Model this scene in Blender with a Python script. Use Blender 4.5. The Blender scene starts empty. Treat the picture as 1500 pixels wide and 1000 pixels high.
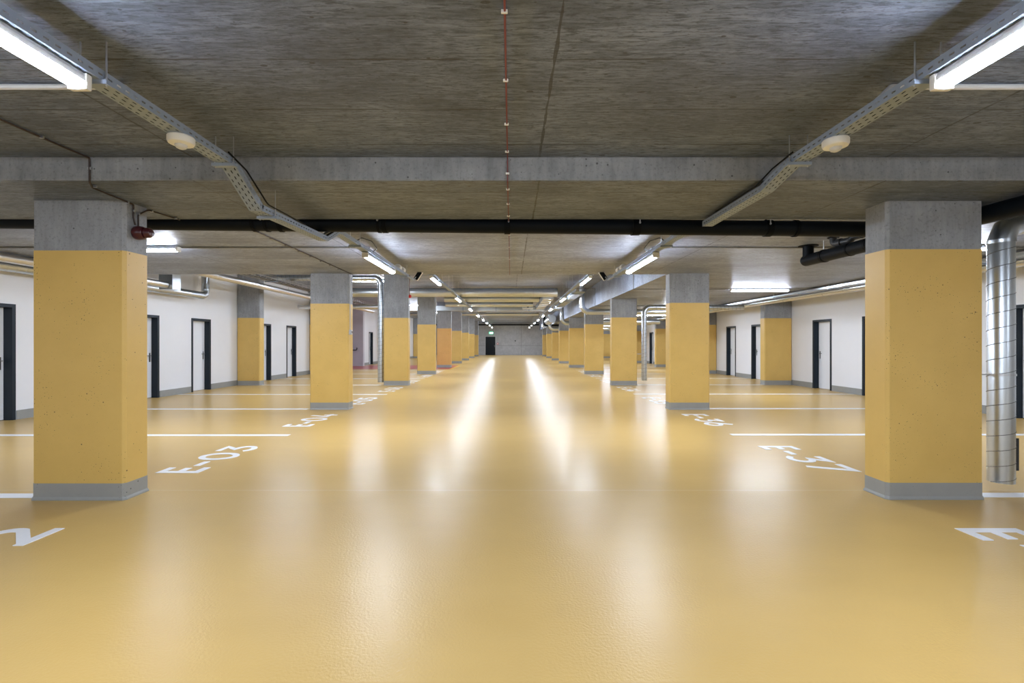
import bpy, bmesh, math, random
from mathutils import Vector, Matrix
random.seed(7)
PI = math.pi
C = bpy.context.scene.collection
V = Vector

# ------------------------------------------------------------------ materials
def new_mat(name):
    m = bpy.data.materials.new(name); m.use_nodes = True
    nt = m.node_tree; nt.nodes.clear()
    out = nt.nodes.new('ShaderNodeOutputMaterial')
    b = nt.nodes.new('ShaderNodeBsdfPrincipled')
    nt.links.new(b.outputs[0], out.inputs[0])
    return m, nt, b

class N:
    """small node-building helper"""
    def __init__(s, nt):
        s.nt = nt
        s.pos = nt.nodes.new('ShaderNodeNewGeometry').outputs['Position']
    def n(s, t, **kw):
        nd = s.nt.nodes.new(t)
        for k, v in kw.items(): setattr(nd, k, v)
        return nd
    def put(s, sock, v):
        if isinstance(v, (int, float, tuple, list)):
            sock.default_value = v
        else: s.nt.links.new(v, sock)
    def math(s, op, a, b=0.0, clamp=False):
        nd = s.n('ShaderNodeMath', operation=op, use_clamp=clamp)
        s.put(nd.inputs[0], a); s.put(nd.inputs[1], b)
        return nd.outputs[0]
    def scale(s, v, xyz):
        nd = s.n('ShaderNodeVectorMath', operation='MULTIPLY')
        s.put(nd.inputs[0], v); nd.inputs[1].default_value = xyz
        return nd.outputs[0]
    def noise(s, v, sc, detail=4, rough=.55, dist=0):
        nd = s.n('ShaderNodeTexNoise')
        s.put(nd.inputs['Vector'], v); nd.inputs['Scale'].default_value = sc
        nd.inputs['Detail'].default_value = detail; nd.inputs['Roughness'].default_value = rough
        nd.inputs['Distortion'].default_value = dist
        return nd.outputs['Fac']
    def voro(s, v, sc):
        nd = s.n('ShaderNodeTexVoronoi'); s.put(nd.inputs['Vector'], v)
        nd.inputs['Scale'].default_value = sc
        return nd.outputs['Distance'], nd.outputs['Color']
    def ramp(s, f, a, b, lo=0.0, hi=1.0):
        nd = s.n('ShaderNodeMapRange'); nd.clamp = True
        s.put(nd.inputs[0], f)
        for i, v in enumerate((a, b, lo, hi)): s.put(nd.inputs[i + 1], v)
        return nd.outputs[0]
    def mix(s, f, a, b, mode='MIX'):
        nd = s.n('ShaderNodeMix', data_type='RGBA', blend_type=mode)
        s.put(nd.inputs[0], f); s.put(nd.inputs[6], a); s.put(nd.inputs[7], b)
        return nd.outputs[2]
    def sep(s, v):
        nd = s.n('ShaderNodeSeparateXYZ'); s.put(nd.inputs[0], v); return nd.outputs
    def bump(s, h, strength, dist):
        nd = s.n('ShaderNodeBump'); s.put(nd.inputs['Height'], h)
        nd.inputs['Strength'].default_value = strength; nd.inputs['Distance'].default_value = dist
        return nd.outputs[0]

def c4(r, g, b): return (r, g, b, 1)

def simple(name, col, rough=.5, metal=0.0, spec=.5, var=0.06, scale=12):
    m, nt, b = new_mat(name); k = N(nt)
    f = k.noise(k.pos, scale, 3)
    k.put(b.inputs['Base Color'], k.mix(f, c4(*[x * (1 - var) for x in col]), c4(*[min(1, x * (1 + var)) for x in col])))
    b.inputs['Roughness'].default_value = rough
    b.inputs['Metallic'].default_value = metal
    b.inputs['Specular IOR Level'].default_value = spec
    return m

def concrete_boards(name, ca, cb, dark, seams=True):
    """board-marked cast concrete: grain along x, seams across y, pits and stains"""
    m, nt, b = new_mat(name); k = N(nt)
    x, y, z = k.sep(k.pos)
    wob3 = k.n('ShaderNodeVectorMath', operation='ADD')
    k.put(wob3.inputs[0], k.pos)
    nz = k.n('ShaderNodeTexNoise'); k.put(nz.inputs['Vector'], k.pos); nz.inputs['Scale'].default_value = 1.7
    k.put(wob3.inputs[1], k.scale(nz.outputs['Color'], (.25, .05, .05)))
    p = wob3.outputs[0]
    grain = k.noise(k.scale(p, (1.0, 8, 8)), 2.6, 9, .72, .5)
    fine = k.noise(k.scale(p, (2.6, 17, 10)), 4.2, 7, .74)
    blot = k.noise(k.scale(k.pos, (.6, 1.3, 1)), 1.3, 6, .65)
    speck = k.noise(k.scale(k.pos, (1, 1.6, 1)), 26, 5, .7)
    col = k.mix(k.ramp(grain, .40, .60), c4(*[v * .82 for v in ca]), c4(*[v * 1.16 for v in cb]))
    col = k.mix(k.ramp(blot, .42, .64, 0, .62), col, c4(*dark))
    col = k.mix(k.ramp(fine, .48, .61, 0, .9), col, c4(*dark))
    col = k.mix(k.ramp(speck, .55, .72, 0, .55), col, c4(*[v * .7 for v in dark]))
    col = k.mix(k.ramp(speck, .42, .28, 0, .35), col, c4(*[v * 1.35 for v in cb]))
    hole = None
    for sc, pw, r in ((7, 7, .20), (19, 6, .22)):
        pd, pc = k.voro(k.scale(p, (1, 2.0, 1)), sc)
        h_ = k.math('LESS_THAN', pd, k.math('MULTIPLY', k.math('POWER', k.sep(pc)[0], pw), r))
        hole = h_ if hole is None else k.math('MAXIMUM', hole, h_)
    col = k.mix(k.math('MULTIPLY', hole, .75), col, c4(.022, .021, .020))
    h = k.math('ADD', k.math('MULTIPLY', grain, .7), k.math('MULTIPLY', fine, .6))
    if seams:
        wob = k.math('MULTIPLY', k.math('SUBTRACT', k.noise(k.pos, 5, 3), .5), .02)
        fy = k.math('FRACT', k.math('DIVIDE', k.math('ADD', k.math('ADD', y, 50.0), wob), .511))
        sy = k.math('ABSOLUTE', k.math('SUBTRACT', fy, .5))
        ly = k.math('MULTIPLY', k.math('LESS_THAN', sy, k.ramp(k.noise(k.pos, 4, 2), .3, .7, .004, .018)), k.ramp(k.noise(k.scale(k.pos, (.8, 2, 1)), 2, 2), .34, .50))
        fx = k.math('FRACT', k.math('DIVIDE', k.math('ADD', k.math('ADD', x, 80.1 + 1.335 - .222), wob), 2.67))
        lx = k.math('MULTIPLY', k.math('LESS_THAN', k.math('ABSOLUTE', k.math('SUBTRACT', fx, .5)), k.ramp(k.noise(k.pos, 6, 2), .3, .7, .001, .0045)), k.ramp(k.noise(k.pos, 2.5, 2), .30, .50))
        ln = k.math('MAXIMUM', ly, lx)
        col = k.mix(k.math('MULTIPLY', ln, .75), col, c4(.024, .024, .023))
        h = k.math('SUBTRACT', h, ln)
    k.put(b.inputs['Base Color'], col)
    k.put(b.inputs['Roughness'], k.ramp(grain, .3, .7, .36, .58))
    b.inputs['Specular IOR Level'].default_value = .5
    k.put(b.inputs['Normal'], k.bump(h, .7, .008))
    return m

def concrete_plain(name, ca, cb, rough=.65, panel=None):
    m, nt, b = new_mat(name); k = N(nt)
    x, y, z = k.sep(k.pos)
    blot = k.noise(k.pos, 2.2, 6, .65)
    st = k.noise(k.scale(k.pos, (7, 7, .9)), 3, 5, .6)
    sp = k.noise(k.pos, 38, 5, .7)
    col = k.mix(k.ramp(k.math('ADD', k.math('MULTIPLY', blot, .6), k.math('MULTIPLY', st, .4)), .35, .65), c4(*ca), c4(*cb))
    col = k.mix(k.ramp(sp, .52, .68, 0, .5), col, c4(*[v * .5 for v in ca]))
    pd, pc = k.voro(k.pos, 24)
    hole = k.math('LESS_THAN', pd, k.math('MULTIPLY', k.math('POWER', k.sep(pc)[0], 6), .22))
    col = k.mix(k.math('MULTIPLY', hole, .75), col, c4(.03, .03, .03))
    h = k.math('ADD', blot, k.math('MULTIPLY', sp, .3))
    if panel:
        fx = k.math('FRACT', k.math('DIVIDE', k.math('ADD', x, 80.0 + panel[0]), panel[1]))
        lx = k.math('LESS_THAN', k.math('ABSOLUTE', k.math('SUBTRACT', fx, .5)), .006)
        fz = k.math('FRACT', k.math('DIVIDE', k.math('ADD', z, panel[2]), panel[3]))
        lz = k.math('LESS_THAN', k.math('ABSOLUTE', k.math('SUBTRACT', fz, .5)), .008)
        ln = k.math('MAXIMUM', lx, lz)
        col = k.mix(k.math('MULTIPLY', ln, .45), col, c4(.05, .05, .05))
    k.put(b.inputs['Base Color'], col)
    b.inputs['Roughness'].default_value = rough
    k.put(b.inputs['Normal'], k.bump(h, .3, .004))
    return m

def paint_pored(name, ca, cb, pore, rough=.45, dens=1.0):
    """paint rolled over porous cast concrete, with small dark open pores"""
    m, nt, b = new_mat(name); k = N(nt)
    col = k.mix(k.ramp(k.noise(k.pos, 2.0, 5, .6), .35, .65), c4(*ca), c4(*cb))
    clus = k.ramp(k.noise(k.pos, 3.1, 2), .40, .66, .35, 1.0)
    tot = None
    for sc, pw, r in ((21, 6.0, .20), (46, 3.2, .25), (80, 2.6, .27)):
        pd, pc = k.voro(k.pos, sc)
        rad = k.math('MULTIPLY', k.math('MULTIPLY', k.math('POWER', k.sep(pc)[0], pw), r * dens), clus)
        hl = k.math('LESS_THAN', pd, rad)
        tot = hl if tot is None else k.math('MAXIMUM', tot, hl)
    col = k.mix(k.math('MULTIPLY', tot, .92), col, c4(*pore))
    k.put(b.inputs['Base Color'], col)
    b.inputs['Roughness'].default_value = rough
    h = k.math('SUBTRACT', k.math('MULTIPLY', k.noise(k.pos, 60, 4, .6), .25), tot)
    k.put(b.inputs['Normal'], k.bump(h, .35, .004))
    return m

def floor_mat(name):
    m, nt, b = new_mat(name); k = N(nt)
    x, y, z = k.sep(k.pos)
    near = k.math('LESS_THAN', y, 4.41)                     # two coats meet in a joint at this line
    big = k.noise(k.scale(k.pos, (.5, 1, 1)), .9, 4, .6)
    mid = k.noise(k.scale(k.pos, (1, 1.6, 1)), 3.0, 4, .6)
    col = k.mix(k.ramp(big, .35, .68), c4(.545, .355, .118), c4(.595, .395, .138))
    col = k.mix(k.ramp(mid, .45, .75, 0, .35), col, c4(.54, .36, .13))
    joint = k.math('LESS_THAN', k.math('ABSOLUTE', k.math('SUBTRACT', y, 4.41)), .008)
    col = k.mix(k.math('MULTIPLY', joint, .6), col, c4(.62, .47, .26))
    pd, pc = k.voro(k.pos, 2.2)
    dirt = k.math('LESS_THAN', pd, k.math('MULTIPLY', k.math('POWER', k.sep(pc)[0], 14), .022))
    col = k.mix(k.math('MULTIPLY', dirt, .8), col, c4(.08, .05, .03))
    k.put(b.inputs['Base Color'], col)
    r = k.math('ADD', k.ramp(big, .3, .7, .284, .296), k.math('MULTIPLY', near, .025))
    k.put(b.inputs['Roughness'], r)
    b.inputs['IOR'].default_value = 1.45
    b.inputs['Specular IOR Level'].default_value = .27
    g = k.noise(k.pos, 70, 2, .5)                             # orange-peel grain, coarser on the near coat
    h = k.math('MULTIPLY', g, k.math('MULTIPLY', near, 1.0))
    k.put(b.inputs['Normal'], k.bump(h, .35, .004))
    return m

def galv(name, col=(.60, .64, .67), rough=.30, metal=1.0):
    m, nt, b = new_mat(name); k = N(nt)
    f = k.noise(k.pos, 18, 3)
    k.put(b.inputs['Base Color'], k.mix(f, c4(*[v * .92 for v in col]), c4(*col)))
    b.inputs['Metallic'].default_value = metal
    k.put(b.inputs['Roughness'], k.math('ADD', k.math('MULTIPLY', f, .03), rough - .005))
    return m

def emit(name, col, st):
    m, nt, b = new_mat(name); k = N(nt)
    b.inputs['Base Color'].default_value = c4(.9, .9, .9)
    b.inputs['Emission Color'].default_value = c4(*col)
    b.inputs['Emission Strength'].default_value = st
    m.cycles.emission_sampling = 'FRONT'
    return m

LAMP = 34.0
M = dict(
    slab=concrete_boards('board_marked_concrete_dim', (.134, .166, .232), (.200, .238, .322), (.038, .048, .068)),  # weaker light over the front is mixed into this darker tone
    slab_lit=concrete_boards('board_marked_concrete_lit', (.25, .284, .365), (.345, .386, .482), (.112, .127, .163)),  # same concrete in a paler tone, imitating light from nearby lamps
    beam=concrete_plain('beam_concrete', (.165, .172, .182), (.30, .31, .322), .6),
    topc=concrete_plain('pillar_concrete', (.215, .226, .243), (.335, .35, .37), .6),
    backc=concrete_plain('end_wall_concrete', (.36, .365, .375), (.50, .505, .515), .6, (0.4, 3.2, .3, 2.75)),
    yellow=paint_pored('ochre_paint_on_concrete', (.640, .425, .118), (.690, .465, .135), (.10, .055, .015)),
    orange=paint_pored('ochre_paint_with_red_bounce', (.66, .375, .112), (.70, .405, .125), (.10, .05, .015)),  # ochre paint with light bounced off the red floor put into the colour
    plinth=paint_pored('grey_paint_on_concrete', (.285, .29, .275), (.32, .325, .31), (.06, .06, .06), dens=.8),
    wall=simple('white_wall_paint', (.775, .79, .825), .5, var=.015, scale=5),
    skirt=simple('grey_skirting_paint', (.29, .295, .28), .5),
    floor=floor_mat('ochre_floor_coating'),
    white_line=simple('white_road_paint', (.80, .81, .84), .4, var=.03, scale=25),
    yellow_line=simple('yellow_road_paint', (.75, .45, .03), .4),
    red_floor=simple('red_floor_coating', (.42, .06, .055), .3, scale=3),
    galv=galv('galvanised_steel'),
    galv2=galv('galvanised_tray_steel', (.30, .36, .46), .5, .2),
    seam=simple('dull_steel_seam', (.17, .18, .19), .55, .3),
    foil=galv('foil_lagging', (.74, .74, .74), .34),
    steel=simple('zinc_plated_steel', (.55, .56, .58), .35, 1.0),
    black=simple('black_plastic_pipe', (.0035, .0055, .0085), .5, spec=.12),
    blackring=simple('black_rubber_clamp', (.0025, .0035, .005), .6, spec=.1),
    greyp=simple('dark_grey_plastic', (.035, .038, .043), .4, spec=.3),
    anth=simple('anthracite_door_frame', (.010, .018, .028), .4, spec=.28),
    leaf=simple('white_door_leaf', (.82, .85, .90), .35, var=.015),
    darkleaf=simple('dark_steel_door', (.004, .008, .013), .4, spec=.2),
    chrome=simple('brushed_handle_steel', (.26, .265, .27), .32, 1.0),
    whitep=simple('white_plastic', (.80, .80, .79), .4, var=.02),
    conduit=simple('pale_grey_conduit', (.52, .53, .54), .45),
    darkcond=simple('grey_conduit', (.22, .22, .22), .45),
    redcable=simple('red_brown_cable', (.16, .035, .03), .5),
    browncable=simple('dark_brown_cable', (.03, .018, .014), .5),
    sounder=simple('dark_red_plastic', (.052, .008, .012), .29),
    red=simple('red_plastic', (.5, .02, .02), .4),
    lamp=emit('lit_diffuser', (.86, .955, 1.12), LAMP),
    green=emit('exit_sign_green', (.02, .45, .22), .9),
    signwhite=emit('exit_sign_white', (.8, 1, .9), 1.4),
    stairwall=simple('stair_concrete_lit', (.55, .53, .57), .5, var=.12, scale=1.5),  # concrete coloured pale in place of lamp light in the stair
    housing=simple('lamp_housing_grey', (.62, .63, .64), .4),
)

# ------------------------------------------------------------------ mesh helpers
def new(): return bmesh.new()

def obj(name, bm, mat, parent=None, smooth=False):
    me = bpy.data.meshes.new(name)
    bmesh.ops.recalc_face_normals(bm, faces=bm.faces[:])
    bm.to_mesh(me); bm.free()
    if smooth:
        for p in me.polygons: p.use_smooth = True
        me.set_sharp_from_angle(angle=math.radians(38))
    o = bpy.data.objects.new(name, me); C.objects.link(o)
    me.materials.append(mat if not isinstance(mat, str) else M[mat])
    if parent: o.parent = parent
    return o

def tag(o, label, cat, group=None, kind=None):
    o['label'] = label; o['category'] = cat
    if group: o['group'] = group
    if kind: o['kind'] = kind
    return o

def thing(name, label, cat, loc=(0, 0, 0), rotz=0, group=None, kind='thing'):
    o = bpy.data.objects.new(name, None); C.objects.link(o)
    o.empty_display_size = .1
    o.location = loc; o.rotation_euler = (0, 0, rotz)
    return tag(o, label, cat, group, kind)

def dup(root, loc, label, rotz=None, group=None):
    r = root.copy(); C.objects.link(r); r.location = loc
    if rotz is not None: r.rotation_euler = (0, 0, rotz)
    r['label'] = label
    if group: r['group'] = group
    for ch in list(root.children):
        c = ch.copy(); C.objects.link(c); c.parent = r
        for g in ch.children:
            d = g.copy(); C.objects.link(d); d.parent = c
    return r

def box(bm, x0, x1, y0, y1, z0, z1, bevel=0):
    vs = [bm.verts.new((x, y, z)) for x in (x0, x1) for y in (y0, y1) for z in (z0, z1)]
    q = [(0, 1, 3, 2), (4, 6, 7, 5), (0, 4, 5, 1), (2, 3, 7, 6), (0, 2, 6, 4), (1, 5, 7, 3)]
    fs = [bm.faces.new([vs[i] for i in f]) for f in q]
    if bevel:
        es = list({e for f in fs for e in f.edges})
        bmesh.ops.bevel(bm, geom=es, offset=bevel, segments=2, affect='EDGES', profile=.6)
    return bm

def prism(bm, pts, z0, z1):
    a = [bm.verts.new((p[0], p[1], z0)) for p in pts]
    b = [bm.verts.new((p[0], p[1], z1)) for p in pts]
    n = len(pts)
    bm.faces.new(a[::-1]); bm.faces.new(b)
    for i in range(n): bm.faces.new((a[i], a[(i + 1) % n], b[(i + 1) % n], b[i]))
    return bm

def fillet(pts, R, k=5):
    pts = [V(p) for p in pts]
    out = [pts[0]]
    for i in range(1, len(pts) - 1):
        p, a, c = pts[i], pts[i - 1], pts[i + 1]
        d1 = (a - p); d2 = (c - p)
        ang = d1.angle(d2)
        if abs(ang - PI) < 1e-3: out.append(p); continue
        t = min(R / math.tan(ang / 2), d1.length * .49, d2.length * .49)
        r = t * math.tan(ang / 2)
        d1.normalize(); d2.normalize()
        cen = p + (d1 + d2).normalized() * (r / math.sin(ang / 2))
        s = p + d1 * t - cen; e = p + d2 * t - cen
        tot = s.angle(e); ax = s.cross(e).normalized()
        for j in range(k + 1):
            out.append(cen + Matrix.Rotation(tot * j / k, 3, ax) @ s)
    out.append(pts[-1])
    return out

def tube(bm, pts, r, n=12, cap=True, radii=None):
    pts = [V(p) for p in pts]
    rings = []
    t0 = (pts[1] - pts[0]).normalized()
    up = V((0, 0, 1)) if abs(t0.z) < .9 else V((0, 1, 0))
    u = t0.cross(up).normalized()
    for i, p in enumerate(pts):
        if i == 0: t = (pts[1] - p).normalized(); half = 1
        elif i == len(pts) - 1: t = (p - pts[i - 1]).normalized(); half = 1
        else:
            a = (p - pts[i - 1]).normalized(); b = (pts[i + 1] - p).normalized()
            t = (a + b).normalized()
        u = (u - t * u.dot(t)).normalized(); w = t.cross(u)
        rr = radii[i] if radii else r
        rings.append([bm.verts.new(p + (u * math.cos(2 * PI * j / n) + w * math.sin(2 * PI * j / n)) * rr) for j in range(n)])
    for a, b in zip(rings, rings[1:]):
        for j in range(n): bm.faces.new((a[j], a[(j + 1) % n], b[(j + 1) % n], b[j]))
    if cap:
        bm.faces.new(rings[0][::-1]); bm.faces.new(rings[-1])
    return bm

def cyl(bm, p0, p1, r, n=16, cap=True): return tube(bm, [p0, p1], r, n, cap)

def helix(bm, p0, p1, r, pitch, w=.004, seg=14):
    """raised lock seam wound round a straight duct"""
    p0, p1 = V(p0), V(p1); L = (p1 - p0).length; t = (p1 - p0).normalized()
    up = V((0, 0, 1)) if abs(t.z) < .9 else V((0, 1, 0))
    u = t.cross(up).normalized(); v = t.cross(u)
    n = int(L / pitch * seg); prev = None
    for i in range(n + 1):
        a = 2 * PI * i / seg; c = p0 + t * (pitch * i / seg)
        d = u * math.cos(a) + v * math.sin(a)
        ring = [bm.verts.new(c + d * (r - .001) - t * w), bm.verts.new(c + d * (r + w * .75)), bm.verts.new(c + d * (r - .001) + t * w)]
        if prev:
            bm.faces.new((prev[0], ring[0], ring[1], prev[1])); bm.faces.new((prev[1], ring[1], ring[2], prev[2]))
        prev = ring

def ring(bm, c, ax, r, w, th, n=20):
    """flat band round a pipe at c along axis ax"""
    ax = V(ax).normalized(); c = V(c)
    tube(bm, [c - ax * w / 2, c - ax * w / 2, c + ax * w / 2, c + ax * w / 2][1:3], r + th, n)

# ------------------------------------------------------------------ the setting
XL, XR = -8.90, 9.24           # side wall faces
YB, YE = -14.0, 53.2            # wall behind the camera / far end wall
ZL, ZH = 2.81, 3.62            # low slab, high slab
YS = 9.84                      # where the low slab steps up
AX = 3.25                      # aisle edge of the right-hand low slab

def struct(name, bm, mat, label, cat):
    o = obj(name, bm, mat); return tag(o, label, cat, kind='structure')

bm = new(); box(bm, -12, XR + .4, YB - .3, YE + .3, -.2, 0)
struct('floor', bm, 'floor', 'glossy ochre yellow coated garage floor', 'floor')
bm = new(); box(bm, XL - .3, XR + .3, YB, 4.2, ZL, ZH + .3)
struct('ceiling_front', bm, 'slab', 'board marked concrete ceiling over the front of the garage, dimmer light painted in', 'ceiling')
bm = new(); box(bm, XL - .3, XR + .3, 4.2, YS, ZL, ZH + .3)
struct('ceiling_middle', bm, 'slab_lit', 'board marked concrete ceiling between the beam and the step up, lamp light painted in', 'ceiling')
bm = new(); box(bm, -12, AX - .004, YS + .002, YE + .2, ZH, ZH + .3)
struct('ceiling_back', bm, 'slab_lit', 'raised concrete ceiling above the aisle beyond the step', 'ceiling')
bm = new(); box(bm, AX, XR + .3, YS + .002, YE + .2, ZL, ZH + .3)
struct('ceiling_right', bm, 'slab_lit', 'lower concrete slab over the far right bays with pale vertical edge', 'ceiling')
bm = new(); box(bm, XL - .01, XR + .01, 3.632, 4.78, 2.63, ZL + .01, .012)
bo = struct('trim_beam', bm, 'beam', 'grey concrete downstand beam across the ceiling over the first pillars', 'beam')
bo.data.materials.append(M['slab'])                       # soffit cast on the same boards as the slab
for p in bo.data.polygons:
    if p.normal.z < -.9: p.material_index = 1

DW, DH, REC = .82, 2.06, .14
doors_left = [8.04, 11.5, 13.55, 17.07, 19.12, 30.0, 35.6]
doors_right = [8.27, 11.95, 13.98, 17.65, 19.74, 30.9]
def wall_with_doors(x0, x1, doors, y0, y1, gap=None):
    bm = new(); cur = y0; zt = ZH
    cuts = [(d - DW / 2, d + DW / 2, DH) for d in doors]
    if gap: cuts.append((gap[0], gap[1], None))
    for a, b, h in sorted(cuts):
        box(bm, x0, x1, cur, a, 0, zt)
        if h: box(bm, x0, x1, a, b, h, zt)
        cur = b
    box(bm, x0, x1, cur, y1, 0, zt)
    return bm
GAP = (24.6, 28.3)
struct('wall_left', wall_with_doors(XL - .22, XL, doors_left, YB, YE, GAP), 'wall', 'white left side wall with cellar doors', 'wall')
struct('wall_right', wall_with_doors(XR, XR + .22, doors_right, YB, YE), 'wall', 'white right side wall with cellar doors', 'wall')
bm = new(); EDX = -2.28; EDW = 1.22; EDH = 2.13
box(bm, -9.2, EDX - EDW / 2, YE, YE + .25, 0, ZH); box(bm, EDX + EDW / 2, XR + .3, YE, YE + .25, 0, ZH); box(bm, EDX - EDW / 2, EDX + EDW / 2, YE, YE + .25, EDH, ZH)
struct('wall_back', bm, 'backc', 'bare grey concrete end wall at the far end of the aisle', 'wall')
bm = new(); box(bm, XL - .3, XR + .3, YB - .25, YB, 0, ZH)
struct('wall_front', bm, 'wall', 'white wall behind the viewpoint', 'wall')
bm = new(); box(bm, -11.9, XL + .12, GAP[1] - .28, GAP[1], 0, ZH - .002)
struct('wall_stair', bm, 'stairwall', 'concrete wall at the back of the stair recess on the left', 'wall')
bm = new(); box(bm, -12.1, -11.9, GAP[0] - .3, GAP[1], 0, ZH - .002); box(bm, -11.9, XL - .22, GAP[0] - .3, GAP[0], 0, ZH - .002)
struct('wall_recess', bm, 'wall', 'white side of the stair recess on the left', 'wall')
def skirting(x0, x1, doors, y0, y1, gap=None):
    bm = new(); cur = y0
    cuts = [(d - DW / 2 - .03, d + DW / 2 + .03) for d in doors] + ([gap] if gap else [])
    for a, b in sorted(cuts):
        box(bm, x0, x1, cur, a, 0, .165); cur = b
    box(bm, x0, x1, cur, y1, 0, .165)
    return bm
struct('baseboard_left', skirting(XL, XL + .012, doors_left, YB, YE, GAP), 'skirt', 'grey painted skirting along the left wall', 'skirting')
struct('baseboard_right', skirting(XR - .012, XR, doors_right, YB, YE), 'skirt', 'grey painted skirting along the right wall', 'skirting')

# doors: local x = along wall, local -y = out of the wall face
def door(n, loc, rotz, side, label, w=DW, h=DH, leafm='leaf', framem='anth', rec=REC):
    t = thing('door_%d' % n, label, 'door', loc, rotz, kind='structure')
    bm = new(); f = .05
    box(bm, -w / 2 - .012, -w / 2 + f, -.012, .2, 0, h + .012)
    box(bm, w / 2 - f, w / 2 + .012, -.012, .2, 0, h + .012)
    box(bm, -w / 2 + f, w / 2 - f, -.012, .2, h - f, h + .012)
    # rebate stops
    box(bm, -w / 2 + f, -w / 2 + f + .014, rec + .045, .2, 0, h - f); box(bm, w / 2 - f - .014, w / 2 - f, rec + .045, .2, 0, h - f)
    obj('door_frame', bm, framem, t)
    bm = new(); box(bm, -w / 2 + f + .004, w / 2 - f - .004, rec, rec + .042, .008, h - f - .004, .003)
    lf = obj('door_leaf', bm, leafm, t)
    s = side; hx = s * (w / 2 - f - .07)
    bm = new(); box(bm, hx - .02, hx + .02, rec - .009, rec, .90, 1.13, .004)
    cyl(bm, (hx, rec - .006, 1.06), (hx, rec - .05, 1.06), .010, 10)
    tube(bm, fillet([(hx, rec - .048, 1.06), (hx - s * .012, rec - .05, 1.06), (hx - s * .125, rec - .046, 1.06)], .01, 3), .0095, 10)
    cyl(bm, (hx, rec - .006, .965), (hx, rec - .014, .965), .011, 10)
    obj('door_handle', bm, 'chrome', t, True)
    return t
ordn = ['first', 'second', 'third', 'fourth', 'fifth', 'sixth', 'seventh', 'eighth', 'ninth', 'tenth']
dl = ['white cellar door at the left picture edge, beside the nearest left pillar', 'white cellar door half hidden behind the nearest left pillar',
      'white cellar door with steel handle left of the wall pillar', 'white cellar door half hidden behind the left wall pillar',
      'white cellar door just left of the second aisle pillar', 'dark framed door in the far left wall beyond the stair recess',
      'dark framed door hidden deepest along the left wall']
dr = ['white cellar door at the right picture edge, behind the vertical duct', 'white cellar door mostly hidden behind the nearest right pillar',
      'white cellar door with steel handle right of the wall pillar', 'white cellar door half hidden behind the right wall pillar',
      'white cellar door just right of the second right pillar', 'dark framed door in the far right wall behind the slim duct']
k = 1
for y, lb in zip(doors_left, dl):
    door(k, (XL, y, 0), PI / 2, 1, lb); k += 1
for y, lb in zip(doors_right, dr):
    door(k, (XR, y, 0), -PI / 2, -1, lb); k += 1
door(k, (EDX, YE, 0), 0, 1, 'black steel exit door in the concrete end wall', EDW, EDH, 'darkleaf', 'conduit', .03)

# ------------------------------------------------------------------ pillars
PY = [4.131, 9.72, 15.3, 20.8, 26.35, 31.85, 37.4, 43.0, 48.5]
def rect_ch(x0, x1, y0, y1, c):
    return [(x0 + c, y0), (x1 - c, y0), (x1, y0 + c), (x1, y1 - c), (x1 - c, y1), (x0 + c, y1), (x0, y1 - c), (x0, y0 + c)]
def pillar(xc, y0, w, d, top, label, group, paint='yellow', zy=2.19):
    t = thing('concrete_pillar', label, 'pillar', (xc, y0 + d / 2, 0), 0, group)
    c = .024
    bm = new(); prism(bm, rect_ch(-w / 2, w / 2, -d / 2, d / 2, c), .14, zy); obj('painted_band', bm, paint, t)
    bm = new(); prism(bm, rect_ch(-w / 2 + .002, w / 2 - .002, -d / 2 + .002, d / 2 - .002, c), zy, top + .004); obj('bare_top', bm, 'topc', t)
    e = .010
    bm = new(); a = rect_ch(-w / 2 - e, w / 2 + e, -d / 2 - e, d / 2 + e, c); b = rect_ch(-w / 2 - .002, w / 2 + .002, -d / 2 - .002, d / 2 + .002, c)
    va = [[bm.verts.new((p[0], p[1], z)) for p in q] for q, z in ((a, -.002), (a, .012), (b, .03), (b, .148))]
    for r0, r1 in zip(va, va[1:]):
        for i in range(8): bm.faces.new((r0[i], r0[(i + 1) % 8], r1[(i + 1) % 8], r1[i]))
    bm.faces.new(va[-1]); bm.faces.new(va[0][::-1])
    obj('plinth', bm, 'plinth', t)
    return t
extra = {('L', 0): 'big ochre concrete pillar at the left front, carrying the red sounder',
         ('L', 1): 'ochre concrete pillar second in the left row, with a small steel box',
         ('L', 2): 'ochre concrete pillar third in the left row, beside the tall slim duct',
         ('L', 4): 'ochre concrete pillar standing on the red floor area, its red bounce painted in',
         ('R', 0): 'big ochre concrete pillar at the right front, beside the wide spiral duct',
         ('R', 1): 'ochre concrete pillar second in the right row, near bay E-36',
         ('R', 2): 'ochre concrete pillar third in the right row, left of the slim duct'}
for i, y in enumerate(PY):
    for s, nm in ((-1, 'L'), (1, 'R')):
        top = 2.63 if i == 0 else (ZL if (i == 1 or s > 0) else ZH)
        lb = extra.get((nm, i), 'ochre concrete pillar, %s from the front in the %s aisle row' % (ordn[i], 'left' if s < 0 else 'right'))
        xin = {('L', 0): 3.385, ('L', 1): 3.345, ('R', 0): 3.315}.get((nm, i), 3.325 if s < 0 else 3.285)
        w = (.822 if i == 0 else .80) if s < 0 else (.86 if i == 0 else .825)
        pillar(s * (xin + w / 2), y + (.018 if s > 0 and i == 0 else 0), w, .28, top, lb, 'aisle pillars', 'orange' if (nm, i) == ('L', 4) else 'yellow', 2.19 if s < 0 else 2.205)
for i in (2, 3, 4, 5, 6, 7):
    y = PY[i]
    if i != 4:
        pillar(XL + .383, y, .74, .28, ZL if i == 1 else ZH, 'ochre pillar against the left wall, %s from the front' % ordn[i - 1], 'wall pillars')
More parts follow.
